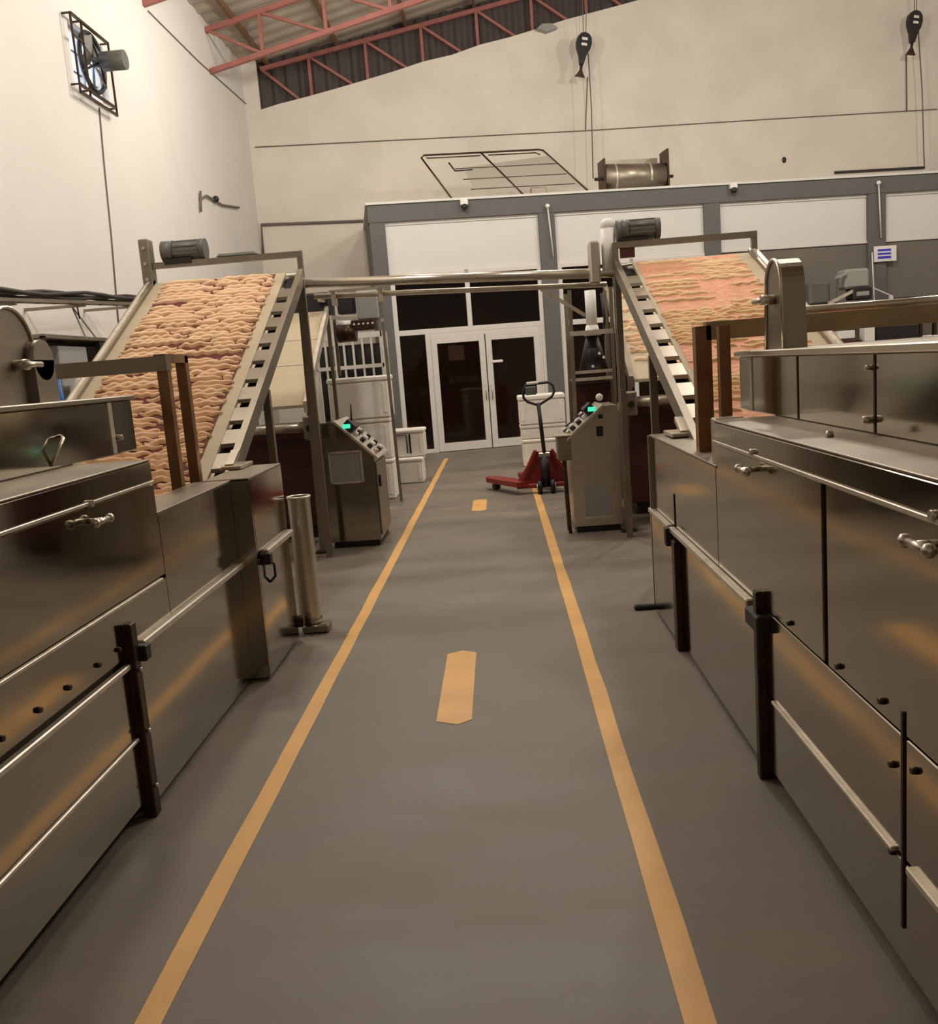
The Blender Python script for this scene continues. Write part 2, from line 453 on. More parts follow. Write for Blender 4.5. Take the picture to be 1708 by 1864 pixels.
def machine_left():
    t = thing('processing_machine', 'long stainless machine left of the aisle with hinged lid panels', 'machine', (-2.2, 2, 0), 'stainless processing machines')
    X = -1.44; XO = -3.12
    MB().box(XO, X - .03, YB, 4.66, .06, .92).build('body', 'steel_dull', t)
    MB().box(XO, X - .06, YB, 5.35, 0.0, .07).build('plinth', 'gap_shade', t)  # near-black block painting the shade of the toe gap
    # near upper chest: body, lid slab, doors
    MB().box(XO, X - .015, YB, 3.62, .84, 1.235).build('chest', 'steel_dull', t)
    MB().box(XO, X + .005, YB, 3.64, 1.235, 1.318, .006).build('lid_slab', 'steel', t)
    MB().box(XO, X + .005, YB, 3.64, 1.318, 1.325, .002).build('lid_top', 'steel_dull', t)
    MB().box(X - .01, X + .010, YB, 3.64, 1.226, 1.238, .002).build('lid_edge', 'edge', t)
    for a, b, hs in ((YB, 1.0, 0.2), (1.02, 2.36, 1.9), (2.375, 3.655, 3.05)):
        d = MB().box(X - .03, X, a, b, .84, 1.222, .004).build('door_panel', 'steel', t)
        t_handle(d, X, hs, 1.17 if hs > 2.5 else 1.16, 1)
    MB().box(X - .005, X + .012, YB, 3.60, .826, .838, .002).build('door_sill', 'edge', t)
    MB().box(X - .03, X, YB, 3.652, .637, .826).build('bolted_strip', 'steel', t)
    for y in (1.2, 1.55, 1.9, 2.33, 2.54, 2.73, 2.95, 3.12):
        bolt((X, y, .685), (1, 0, 0)).build('bolt', 'steel_dark', t)
    MB().box(X - .01, X + .016, YB, 3.19, .59, .612, .004).build('angle_rail', 'edge', t)
    MB().box(X - .03, X + .003, YB, 3.19, .33, .59, .003).build('lower_panel', 'steel', t)
    MB().box(X - .01, X + .012, YB, 3.17, .312, .327, .003).build('angle_rail', 'edge', t)
    MB().box(X - .03, X + .003, YB, 3.19, .075, .312, .003).build('kick_panel', 'steel', t)
    p = MB().box(X - .02, X + .032, 3.175, 3.23, 0, .76, .005).build('post', 'steel_dark', t)
    for z in (.12, .34, .58): bolt((X + .032, 3.20, z), (1, 0, 0), .010).build('bolt', 'steel_bright', p)
    MB().box(X, X + .055, 3.23, 3.28, .60, .66, .004).build('bracket', 'black', p)
    # middle section : open tray top
    MB().box(X - .03, X, 3.655, 4.68, .665, 1.10, .003).build('upper_panel', 'steel', t)
    MB().box(X - .01, X + .028, 3.29, 4.70, .635, .665, .005).build('angle_rail', 'edge', t)
    MB().box(X - .03, X + .003, 3.25, 4.68, .025, .635, .003).build('lower_panel', 'steel', t)
    MB().box(X - .20, X + .004, 3.64, 4.70, 1.09, 1.105, .003).build('tray_flange', 'steel_dull', t)
    MB().box(XO, X - .2, 3.62, 5.3, .86, .90).build('tray_floor', 'steel_dark', t)
    MB().box(XO, XO + .03, 3.62, 5.4, .9, 1.1).build('tray_back', 'steel_dull', t)
    # end section, standing proud
    XE = -1.34
    MB().box(XO, XE - .031, 4.705, 5.37, .02, .86).build('end_body', 'steel_dull', t)
    MB().box(X - .145, XE - .001, 4.68, 4.70, .015, 1.105, .002).build('step_face', 'steel', t)
    MB().box(XE - .03, XE, 4.70, 5.40, .70, 1.10, .004).build('end_panel', 'steel', t)
    MB().box(XE - .03, XE, 4.70, 5.40, .02, .665, .004).build('end_panel', 'steel', t)
    MB().box(XE - .02, XE + .03, 4.80, 5.42, .665, .70, .006).build('angle_rail', 'edge', t)
    MB().box(X - .145, XE, 4.68, 5.40, 1.095, 1.11, .003).build('end_cap', 'steel_dull', t)
    MB().box(X - .145, XE - .03, 5.38, 5.40, .02, 1.1, .002).build('end_sheet', 'steel_dull', t)
    MB().box(XE, XE + .045, 4.77, 4.82, .62, .68, .004).build('bracket', 'black', t)
    MB().tube([(XE, 4.88, .62), (XE + .03, 4.89, .60), (XE + .03, 4.89, .53), (XE, 4.88, .50)], .008, 6).build('pull_handle', 'black', t)
    # hood over the chest
    h = MB().box(-2.95, -1.75, YB, 4.30, 1.325, 1.565, .006).build('hood', 'steel', t)
    MB().box(-2.97, -1.735, YB, 4.31, 1.565, 1.585, .004).build('hood_top', 'steel_dull', h)
    MB().box(-1.752, -1.744, 4.02, 4.06, 1.33, 1.56).build('hood_seam', 'edge', h)
    bolt((-1.75, 4.08, 1.40), (1, 0, 0), .014, .03).build('stud', 'steel_bright', h)
    MB().tube([(-1.75, 3.45, 1.34), (-1.72, 3.46, 1.40), (-1.72, 3.52, 1.44), (-1.75, 3.56, 1.45)], .007, 6).build('hood_handle', 'steel_bright', h)
    g = guard(t, -1.93, 1, 3.46, 3.80, 1.585, 1.97, .16)
    MB().cyl((-1.93, 3.80, 1.76), (-1.89, 3.80, 1.76), .085, n=20).build('bearing_disc', 'steel_dull', g)
    MB().box(-1.93, -1.89, 3.715, 3.885, 1.585, 1.76).build('bearing_stand', 'steel_dull', g)
    # stained tube frame over the tray
    fr = MB().bar((-2.45, 4.62, 1.73), (-1.66, 4.62, 1.73), .07, .075).build('tube_beam', 'steel_dull', t)
    MB().bar((-1.69, 4.62, .90), (-1.69, 4.62, 1.74), .055, .05).build('tube_leg', 'rusty', t)
    MB().bar((-1.70, 4.93, .90), (-1.70, 4.93, 1.77), .055, .05).build('tube_leg', 'rusty', t)
    MB().bar((-1.70, 4.60, 1.755), (-1.70, 4.955, 1.755), .055, .045).build('tube_link', 'rusty', t)
    return t
machine_left()
def machine_right():
    t = thing('processing_machine', 'long stainless machine right of the aisle with two turn handles', 'machine', (1.8, 2, 0), 'stainless processing machines')
    X = .90; XO = 2.5
    MB().box(X + .03, XO, YB, 5.40, .05, .86).build('body', 'steel_dull', t)
    MB().box(X + .06, XO, YB, 5.35, 0, .07).build('plinth', 'gap_shade', t)  # toe-gap shade, put in as a near-black block
    MB().box(X + .015, XO, YB, 3.84, .86, 1.21).build('chest', 'steel_dull', t)
    MB().box(X - .005, XO, YB, 3.87, 1.21, 1.288, .006).build('lid_slab', 'steel', t)
    MB().box(X - .005, XO, YB, 3.87, 1.288, 1.295, .002).build('lid_top', 'steel_dull', t)
    MB().box(X - .012, X + .01, YB, 3.87, 1.198, 1.212, .002).build('lid_edge', 'edge', t)
    bolt((1.02, 2.86, 1.295), (0, 0, 1), .014, .02).build('stud', 'steel_bright', t)
    for a, b, hs in ((2.595, 3.87, 3.27), (1.30, 2.56, 1.90), (YB, 1.28, .6)):
        d = MB().box(X, X + .03, a, b, .66, 1.195, .004).build('door_panel', 'steel', t)
        t_handle(d, X, hs, 1.155, -1)
    MB().box(X + .012, X + .03, 2.56, 2.595, .66, 1.2).build('door_gap', 'gap_shade', t)  # shade between the doors, put in as a dark strip
    MB().box(X, X + .03, YB, 3.19, .345, .655, .003).build('lower_panel', 'steel', t)
    MB().box(X - .012, X + .01, 2.11, 3.10, .334, .348, .003).build('angle_rail', 'edge', t)
    MB().box(X - .016, X + .01, YB, 2.02, .330, .350, .003).build('angle_rail', 'edge', t)
    MB().box(X, X + .03, YB, 3.19, .06, .334, .003).build('kick_panel', 'steel', t)
    for y, z in ((2.9, .69), (2.47, .69), (2.18, .70), (2.0, .60), (1.7, .69), (2.12, .56), (2.12, .33)):
        bolt((X, y, z), (-1, 0, 0), .010).build('bolt', 'steel_dark', t)
    MB().box(X - .005, X + .01, 2.058, 2.070, .16, .72, .001).build('seam_strip', 'steel_dark', t)
    p = MB().box(X - .030, X + .02, 3.195, 3.24, 0, .72, .005).build('post', 'steel_dark', t)
    MB().box(X - .042, X + .02, 3.15, 3.31, .575, .64, .006).build('bracket', 'black', p)
    # middle and end sections
    MB().box(X, X + .03, 3.875, 5.52, .66, 1.095, .003).build('upper_panel', 'steel', t)
    MB().box(X - .028, X + .01, 3.34, 4.88, .625, .655, .005).build('angle_rail', 'edge', t)
    MB().box(X - .030, X + .01, 4.94, 5.56, .625, .655, .005).build('angle_rail', 'edge', t)
    MB().box(X, X + .03, 3.25, 4.70, .03, .625, .003).build('lower_panel', 'steel', t)
    MB().box(X - .02, X + .03, 4.80, 5.55, .03, .625, .003).build('lower_panel', 'steel', t)
    MB().box(X - .035, X + .02, 4.72, 4.80, 0, .60, .005).build('post', 'steel_dark', t)
    MB().box(X - .004, X + .01, 4.83, 4.85, .66, .84).build('panel_slit', 'gap_shade', t)
    MB().box(X - .05, X, 4.86, 4.92, .55, .65, .005).build('bracket', 'black', t)
    MB().box(X - .004, X + .20, 3.85, 5.55, 1.09, 1.105, .003).build('tray_flange', 'steel_dull', t)
    MB().box(X + .2, XO, 3.84, 5.5, .86, .9).build('tray_floor', 'steel_dark', t)
    MB().box(XO - .03, XO, 3.84, 5.5, .9, 1.1).build('tray_back', 'steel_dull', t)
    MB().box(X - .02, XO, 5.50, 5.53, .03, 1.1, .002).build('end_sheet', 'steel_dull', t)
    MB().box(X + .005, X + .13, 3.875, 3.96, 1.105, 1.30, .006).build('tray_block', 'steel_bright', t)
    # hood
    h = MB().box(1.15, 2.35, YB, 4.40, 1.295, 1.545, .006).build('hood', 'steel', t)
    MB().box(1.13, 2.37, YB, 4.42, 1.545, 1.57, .004).build('hood_top', 'steel_bright', h)
    MB().box(1.146, 1.153, 4.18, 4.21, 1.30, 1.54).build('hood_seam', 'edge', h)
    for y in (3.55, 2.83): MB().box(1.147, 1.153, y, y + .012, 1.30, 1.54).build('hood_seam', 'steel_dark', h)
    bolt((1.15, 2.86, 1.34), (-1, 0, 0), .014, .03).build('stud', 'steel_bright', h)
    bolt((1.15, 2.86, 1.50), (-1, 0, 0), .010, .02).build('stud', 'steel_bright', h)
    guard(t, 1.21, -1, 3.92, 4.13, 1.57, 1.945, .095)
    MB().bar((1.0, 4.43, 1.675), (2.45, 4.43, 1.675), .07, .085).build('tube_beam', 'stained', t)
    MB().cyl((1.32, 4.5, 1.74), (2.5, 4.5, 1.74), .020).build('cross_pipe', 'steel_bright', t)
    MB().bar((.985, 4.43, .90), (.985, 4.43, 1.70), .075, .07).build('tube_leg', 'rusty', t)
    MB().bar((1.035, 4.22, .90), (1.035, 4.22, 1.69), .05, .05).build('tube_leg', 'rusty', t)
    return t
machine_right()

# ------------------------------------------------------------------ inclined conveyors with dough strands
def strands(zf, slope, xa, xb, y0, y1, seed, pitch, keep, amp, wid, lift, seg=(.10, .42)):
    """wavy strands lying across the belt: one mesh of countless bits"""
    r = random.Random(seed); mb = MB()
    nrm = Vector((0, -slope, 1)).normalized(); along = Vector((0, 1, slope)).normalized()
    length = (y1 - y0) * math.sqrt(1 + slope * slope); s = 0.03
    while s < length - .02:
        x = xa + r.uniform(-.01, .03)
        while x < xb - .03:
            L = r.uniform(*seg); x2 = min(xb + r.uniform(-.03, .01), x + L)
            if x2 - x < .03: break
            if r.random() < keep(s / length, x):
                n = max(4, int((x2 - x) / .022)); ph = r.uniform(0, 6.28); wl = r.uniform(.07, .15); a = amp * r.uniform(.5, 1.3)
                s0 = s + r.uniform(-.011, .011); tilt = r.uniform(-.035, .035); w = wid * r.uniform(.75, 1.25)
                vs = []
                for i in range(n + 1):
                    q = i / n; xx = x + (x2 - x) * q
                    ss = s0 + a * math.sin(ph + 6.283 * (xx - x) / wl) + tilt * (xx - x)
                    ww = w * (0.35 + 0.65 * min(1, 5 * min(q, 1 - q) + .1)); hh = lift * (0.5 + .5 * min(1, 5 * min(q, 1 - q)))
                    c = Vector((xx, y0, zf(y0))) + along * ss
                    for k, (da, dn) in enumerate(((-.5, .0), (-.34, .7), (.0, 1.0), (.34, .7), (.5, .0))):
                        vs.append(c + along * (da * ww) + nrm * (dn * hh + .002))
                fs = [(i * 5 + k, i * 5 + k + 1, i * 5 + 5 + k + 1, i * 5 + 5 + k) for i in range(n) for k in range(4)]
                mb.add(vs, fs, True)
            x = x2 + r.uniform(.0, .022)
        s += pitch * r.uniform(.85, 1.15)
    return mb
def electric_motor(t, x0, x1, y, z, r):
    m = MB().cyl((x0, y, z), (x1, y, z), r, n=20)
    m.cyl((x0 - .005, y, z), (x0 + .09, y, z), r * 1.1, n=20); m.cyl((x1 - .03, y, z), (x1 + .01, y, z), r * 1.07, n=20)
    mo = m.build('motor', 'motor', t)
    for k in range(9):
        a = 2 * math.pi * k / 9
        MB().box(x0 + .1, x1 - .04, y - .006 + r * math.cos(a), y + .006 + r * math.cos(a), z - .006 + r * math.sin(a), z + .006 + r * math.sin(a)).build('cooling_fin', 'motor', mo)
    MB().box(x0 + .02, x1 - .1, y - .08, y + .08, z - r - .03, z - r * .8).build('motor_foot', 'black', mo)
    return mo
def conveyor(side):
    if side == 'L':
        zf = lambda y: 1.12 + .533 * (y - 5.39); sl = .533; ya, yb = 5.03, 8.0
        outer, inner = -1.60, -2.97; sg = -1
        lab = 'left inclined conveyor covered in dense wavy peach dough strands'
    else:
        zf = lambda y: 1.13 + .434 * (y - 5.12); sl = .434; ya, yb = 4.66, 7.95
        outer, inner = 1.05, 2.25; sg = 1
        lab = 'right inclined conveyor carrying a salmon dough sheet with sparse strands'
    t = thing('inclined_conveyor', lab, 'conveyor', ((outer + inner) / 2, 6.2, 0), 'inclined dough conveyors')
    def slab(xa, xb, y0, y1, lo, hi, name, m, parent=t, label=None):
        k = math.sqrt(1 + sl * sl)
        prof = [(y0, zf(y0) + lo), (y1, zf(y1) + lo), (y1, zf(y1) + hi), (y0, zf(y0) + hi)]
        return MB().prism([(xa, y, z) for y, z in prof], (xb - xa, 0, 0)).build(name, m, parent, label)
    o = outer
    slab(o, o + sg * .045, ya + .2, yb, -.09, .03, 'side_rail', 'steel_dull')
    slab(o + sg * .05, o + sg * .15, ya + .2, yb, -.09, -.06, 'side_channel', 'gap_shade')
    n = 11
    for i in range(n):
        y0 = ya + .1 + (yb - ya - .3) * i / n; y1 = y0 + (yb - ya - .3) / n * .60
        slab(o + sg * .045, o + sg * .155, y0, y1, -.03, -.004, 'cross_plate', 'steel_bright' if side == 'R' else 'steel_dull')
    belt = slab(o + sg * .155, inner - sg * .07, ya, yb, -.03, 0, 'belt', 'belt_cream')
    slab(inner, inner - sg * .07, ya + .25, yb, -.09, .035, 'side_rail', 'steel_dull')
    slab(inner - sg * .02, inner - sg * .045, ya + .3, yb - .05, .035, .045, 'rail_trim', 'edge')
    xa, xb = sorted((o + sg * (.225 if side == 'L' else .175), inner - sg * .16))
    slab(xa + .015, xb - .015, ya, yb - .02, 0, .004, 'dough_base', 'belt_gap_shade' if side == 'L' else 'belt_salmon', belt)  # left base carries the strand-gap shadow in its dark colour
    if side == 'L':
        mb = strands(zf, sl, xa, xb, ya, yb - .03, 3, .062, lambda s, x: .985, .0125, .033, .034, (.16, .75))
        mb.build('dough_strands', 'dough', belt, 'wavy peach dough strands', 'stuff')
    else:
        mb = strands(zf, sl, xa, xb, ya, yb - .03, 5, .050, lambda s, x: .93 - .25 * s if math.sin(x * 6.1 + s * 11) + math.sin(s * 23 - x * 4.3) > -.35 - .3 * (1 - s) + .45 * s else .22, .012, .026, .022, (.10, .5))
        mb.build('dough_strands', 'dough_cream', belt, 'sparse cream dough strands', 'stuff')
    MB().box(o - sg * .09, o + sg * .03, 5.15, 5.42, 1.112, 1.135, .004).build('foot_bracket', 'steel_bright', t)
    MB().bar((o - sg * .01, 5.2, 1.13), (o - sg * .01, 5.36, 1.20), .05, .03).build('foot_bracket', 'steel_bright', t)
    # head frame with motor
    zt = zf(yb)
    xl, xr = min(o, inner), max(o, inner)
    MB().bar((xl + .02, yb, zt + .145), (xr, yb, zt + .145), .05, .05).build('head_bar', 'steel_dull', t)
    for x in (xl + .02, xr - .02):
        MB().bar((x, yb, zt - .05), (x, yb, zt + .17), .045, .045).build('head_post', 'steel_dull', t)
    MB().cyl((xl + .06, yb + .06, zt - .06), (xr - .06, yb + .06, zt - .06), .06).build('head_roller', 'steel_dull', t)
    if side == 'L':
        electric_motor(t, xl + .16, xl + .52, yb + .05, zt + .26, .085)
        b = MB().box(xl - .02, xl + .07, yb - .06, yb + .06, zt - .25, zt + .37, .01).build('drive_cover', 'steel_dull', t)
        for k in range(4): bolt((xl + .025, yb - .06, zt - .1 + k * .13), (0, -1, 0), .018).build('bolt', 'steel_bright', b)
        MB().box(xl + .60, xl + .96, yb + .08, yb + .3, zt + .17, zt + .215, .02).build('gearbox', 'motor', t)
    else:
        electric_motor(t, xl + .05, xl + .40, yb + .08, zt + .27, .085)
        g = MB().cyl((xl - .03, yb + .06, zt - .05), (xl - .03, yb + .06, zt + .30), .06, n=18)
        g.ball((xl - .03, yb + .06, zt + .32), .065); g.build('gear_column', 'white', t)
        MB().box(xl - .20, xl - .11, yb, yb + .16, zt - .15, zt + .20, .015).build('drive_cover', 'steel_bright', t)
        MB().box(xl + .06, xl + .18, yb - .02, yb + .04, zt + .04, zt + .12).build('name_plate', 'darkred', t)
    # legs standing on the floor under the head end
    for x in (xl + .02, xr - .02):
        MB().bar((x, yb - .04, 0), (x, yb - .04, zt - .08), .05, .05).build('leg', 'steel_dull', t)
        MB().bar((x, 6.35, 0), (x, 6.35, zf(6.35) - .09), .05, .05).build('leg', 'steel_dull', t)
    return t
conveyor('L'); conveyor('R')

# ------------------------------------------------------------------ portal between the two lines
t = thing('pipe_portal', 'steel portal with two overhead pipes joining both conveyor lines', 'portal', (-.3, 8.2, 0))
MB().bar((-1.72, 8.2, 0), (-1.68, 8.2, 2.52), .055, .06).build('post', 'steel_dull', t)
MB().bar((1.10, 8.2, 0), (1.10, 8.2, 2.36), .06, .06).build('post', 'steel_dull', t)
for x in (-1.72, 1.10): MB().box(x - .07, x + .07, 8.13, 8.27, 0, .012).build('foot_plate', 'steel_dark', t)
MB().cyl((-1.66, 8.2, 2.43), (1.08, 8.2, 2.305), .042).build('thick_pipe', 'steel_bright', t)
MB().cyl((-1.58, 8.26, 2.315), (1.02, 8.26, 2.215), .024).build('thin_pipe', 'edge', t)
MB().bar((.44, 8.26, 2.22), (.82, 8.26, 1.96), .03, .03).build('brace', 'edge', t)
for x in (-.98, -1.4): MB().box(x - .02, x + .02, 8.21, 8.29, 2.22, 2.34).build('pipe_clip', 'edge', t)

# ------------------------------------------------------------------ second-stage units beyond the portal
def rear_unit(side):
    if side == 'L':
        xa, xb = -2.85, -1.86; lab = 'maroon second-stage unit with a bare cream belt behind the left control cabinet'
    else:
        xa, xb = 1.26, 2.30; lab = 'maroon second-stage unit with dough strands behind the right control cabinet'
    t = thing('conveyor_unit', lab, 'conveyor', ((xa + xb) / 2, 10, 0), 'second-stage conveyor units')
    MB().box(xa, xb, 9.0, 11.2, .12, 1.02, .01).build('body', 'darkred', t)
    MB().box(xa + .05, xb - .05, 9.05, 11.1, 0, .12).build('base', 'black', t)
    MB().cyl((xa - .02, 8.86, 1.13), (xb + .02, 8.86, 1.13), .055).build('front_roller', 'steel_bright', t)
    MB().box(xa, xb, 8.88, 9.0, 1.02, 1.09).build('front_beam', 'darkred', t)
    zf = lambda y: 1.32 + .60 * (y - 8.8)
    def slab(x0, x1, y0, y1, lo, hi, name, m, parent=t):
        prof = [(y0, zf(y0) + lo), (y1, zf(y1) + lo), (y1, zf(y1) + hi), (y0, zf(y0) + hi)]
        return MB().prism([(x0, y, z) for y, z in prof], (x1 - x0, 0, 0)).build(name, m, parent)
    b = slab(xa + .05, xb - .05, 8.85, 10.5, -.03, 0, 'belt', 'belt_cream')
    for x in (xa, xb - .04):
        slab(x, x + .04, 8.82, 10.55, -.06, .05, 'side_rail', 'edge' if side == 'L' else 'steel_dull')
        MB().bar((x + .02, 8.95, 1.0), (x + .02, 8.95, 1.36), .04, .04).build('stanchion', 'steel_dull', t)
        MB().bar((x + .02, 10.5, 1.0), (x + .02, 10.5, 2.34), .04, .04).build('stanchion', 'steel_dull', t)
    if side == 'R':
        strands(zf, .6, xa + .08, xb - .08, 8.9, 10.4, 9, .08, lambda s, x: .6, .014, .045, .03).build('dough_strands', 'dough', b, None, 'stuff')
    else:
        for y in (9.5, 9.95): slab(xa + .06, xb - .06, y, y + .02, 0, .006, 'belt_joint', 'edge', b)
        MB().box(xa + .35, xb + .02, 10.5, 10.75, 2.30, 2.55, .02).build('head_box', 'black', t)
        MB().cyl((xb - .10, 10.45, 2.48), (xb - .02, 10.45, 2.48), .05).build('head_bearing', 'steel_bright', t)
    # bearing block at the aisle corner
    xs = xb if side == 'L' else xa
    bk = MB().box(xs - .06, xs + .06, 8.78, 8.9, 1.0, 1.24, .015).build('bearing_block', 'steel_dull', t)
    bolt((xs, 8.78, 1.12), (0, -1, 0), .035, .03).build('hub', 'steel_dark', bk)
    return t
rear_unit('L'); rear_unit('R')

# ------------------------------------------------------------------ control cabinets
def control_cabinet(side):
    if side == 'L':
        x0, x1, y0, y1 = -1.66, -1.19, 8.32, 9.05; sg = 1; zt, zs = 1.18, .84; m = 'steel'
        t = thing('control_cabinet', 'brown steel control cabinet with a grey plate beside the left conveyor', 'cabinet', ((x0 + x1) / 2, y0 + .3, 0), 'control cabinets')
        hi, lo = x0, x1
    else:
        x0, x1, y0, y1 = .62, 1.06, 8.26, 8.9; sg = -1; zt, zs = 1.15, .88; m = 'steel_bright'
        t = thing('control_cabinet', 'pale steel control cabinet with a black square opening near the pallet jack', 'cabinet', ((x0 + x1) / 2, y0 + .3, 0), 'control cabinets')
        hi, lo = x1, x0
    # side profile: sloped desk falls towards the aisle
    prof = [(hi, .06), (lo, .06), (lo, zs), (hi + sg * .12, zt), (hi, zt)]
    MB().prism([(x, y0, z) for x, z in prof], (0, y1 - y0, 0)).build('body', m, t)
    MB().box(x0 + .02, x1 - .02, y0 + .03, y1 - .03, 0, .06).build('plinth', 'black', t)
    d = Vector((lo - (hi + sg * .12), 0, zs - zt)); nrm = Vector((-d.z * sg, 0, d.x * sg)).normalized()
    a = Vector((hi + sg * .12, 0, zt))
    desk = MB().prism([a + nrm * .0 + Vector((0, y0 - .015, 0)), a + d * 1.08 + Vector((0, y0 - .015, 0)), a + d * 1.08 + nrm * .02 + Vector((0, y0 - .015, 0)), a + nrm * .02 + Vector((0, y0 - .015, 0))], (0, y1 - y0 + .03, 0)).build('desk_top', 'edge', t)
    def on_desk(f, y, r, h, name, mm):
        c = a + d * f + nrm * .02; c.y = y
        MB().cyl(c, c + nrm * h, r, r * .85, 12).build(name, mm, desk)
    for f in (.45, .62, .80, .95):
        for k, y in enumerate((y0 + .12, y0 + .30, y0 + .48)):
            on_desk(f, y, .026, .04, 'push_button', ('black', 'white', 'black', 'steel_bright')[(k + int(f * 20)) % 4])
    # display box with lit green screen, tilted with the desk
    c = a + d * .16 + nrm * .03
    sc = MB().prism([Vector((c.x, y0 + .05, c.z)), Vector((c.x, y0 + .30, c.z)), Vector((c.x, y0 + .30, c.z)) + nrm * .07, Vector((c.x, y0 + .05, c.z)) + nrm * .07], (d.x * .22, 0, d.z * .22)).build('display_box', 'black', desk)
    e = c + nrm * .035
    gx, gz = c.x + d.x * .11, e.z + d.z * .11
    MB().box(gx - .036, gx + .036, y0 + .036, y0 + .052, gz - .02, gz + .02, .004).build('green_screen', 'screen', sc, 'lit green display')
    if side == 'L':
        p = MB().box(-1.60, -1.31, y0 - .016, y0, .62, .90, .004).build('label_plate', 'plate', t)
        for r in ((-1.605, -1.305, .895, .91), (-1.605, -1.305, .61, .625), (-1.61, -1.595, .61, .91), (-1.315, -1.30, .61, .91)):
            MB().box(r[0], r[1], y0 - .022, y0, r[2], r[3]).build('plate_frame', 'edge', p)
        dr = MB().box(lo, lo + .015, y0 + .03, y1 - .03, .10, zs - .06, .004).build('side_door', 'steel_dull', t)
        MB().box(lo + .015, lo + .035, y0 + .08, y0 + .12, .55, .66, .005).build('door_latch', 'black', dr)
        MB().cyl((-1.40, y0 + .2, 1.12), (-1.39, y0 + .2, 1.33), .008).build('key_lever', 'black', t)
        MB().bar((-1.72, y0 + .02, 0), (-1.69, y0 + .02, 1.2), .05, .05).build('corner_post', 'steel_dark', t)
    else:
        MB().box(.86, .92, y0 - .006, y0 + .01, .88, .97).build('square_opening', 'gap_shade', t)
        MB().box(.885, .925, y0 - .006, y0 + .01, 1.04, 1.075).build('square_opening', 'gap_shade', t)
        p = MB().box(.72, .96, y0 - .006, y0, .14, .44).build('vent_plate', 'plate', t)
        MB().box(.71, .97, y0 - .016, y0, .13, .145).build('plate_frame', 'edge', p)
        MB().box(.50, .63, y0 - .005, y0 + .22, .68, .90, .01).build('side_box', 'steel_dull', t)
        MB().box(.48, .64, y0 - .02, y0 + .24, .90, .915, .004).build('side_box_lid', 'edge', t)
        for y in (y0 + .03, y0 + .18): MB().bar((.575, y, 0), (.56, y, .68), .03, .03).build('side_box_leg', 'steel_dark', t)
        MB().ball((.93, y0 + .25, 1.22), .035).build('knob', 'white', t)
    return t
control_cabinet('L'); control_cabinet('R')

# ------------------------------------------------------------------ pallet jack
def pallet_jack():
    a = math.radians(28); c0 = Vector((.50, 10.95, 0))
    ux = Vector((math.cos(a), math.sin(a), 0)); uy = Vector((-math.sin(a), math.cos(a), 0))
    def w(p): return c0 + ux * p[0] + uy * p[1] + Vector((0, 0, p[2]))
    t = thing('pallet_jack', 'red pallet jack with black handle loop parked on the ochre line', 'pallet jack', tuple(c0))
    for s in (-1, 1):
        f = MB(w); x = s * .24
        f.prism([(x - .10, .12, .10), (x + .10, .12, .10), (x + .10, 0.92, .10), (x + .05, 1.04, .10), (x - .05, 1.04, .10), (x - .10, 0.92, .10)], (0, 0, .06))
        fo = f.build('fork', 'jackred', t)
        MB(w).cyl((x - .04, .85, .045), (x + .04, .85, .045), .042).build('roller', 'black', fo)
    # cross head and triangular shield, facing the camera
    def v(p): return c0 + Vector((p[0], p[1], p[2]))
    MB(v).prism([(-.33, .14, .10), (.33, .14, .10), (.33, .14, .17), (.10, .14, .50), (-.10, .14, .50), (-.33, .14, .17)], (0, .03, 0)).build('shield', 'jackred', t)
    for s in (-1, 1):
        MB(v).prism([(s * .34, .06, .10), (s * .30, .06, .10), (s * .085, .06, .52), (s * .12, .06, .52)], (0, .14, 0)).build('shield_rib', 'jackred', t)
    MB(v).box(-.36, .36, .02, .16, .07, .125, .01).build('cross_beam', 'jackred', t)
    MB(v).cyl((0, .02, .09), (0, .02, .46), .055).build('pump', 'black', t)
    MB(v).box(-.07, .07, -.02, .08, .44, .50, .01).build('pump_head', 'steel_bright', t)
    for s in (-1, 1):
        MB(v).cyl((s * .05, -.01, .085), (s * .105, -.01, .085), .085, n=18).build('steer_wheel', 'black', t)
        MB(v).cyl((s * .105, -.01, .085), (s * .115, -.01, .085), .04, n=12).build('wheel_hub', 'white', t)
    MB(v).tube([(-.0, .0, .50), (-.035, -.03, 1.10)], .024, 8).build('tow_bar', 'black', t)
    lp = [(-.035, 1.07), (-.16, 1.12), (-.205, 1.17), (-.205, 1.24), (-.17, 1.325), (.10, 1.335), (.15, 1.30), (.165, 1.22), (.13, 1.16)]
    h = MB(v).tube([(x, -.03, z) for x, z in lp], .016, 8, True).build('handle_loop', 'black', t)
    MB(v).box(-.18, -.05, -.06, -.01, 1.20, 1.30, .01).build('grip_plate', 'motor', h)
    MB(v).tube([(-.16, -.03, 1.335), (-.02, -.03, 1.338)], .02, 8).build('release_lever', 'white_frame', h)
    return t
pallet_jack()

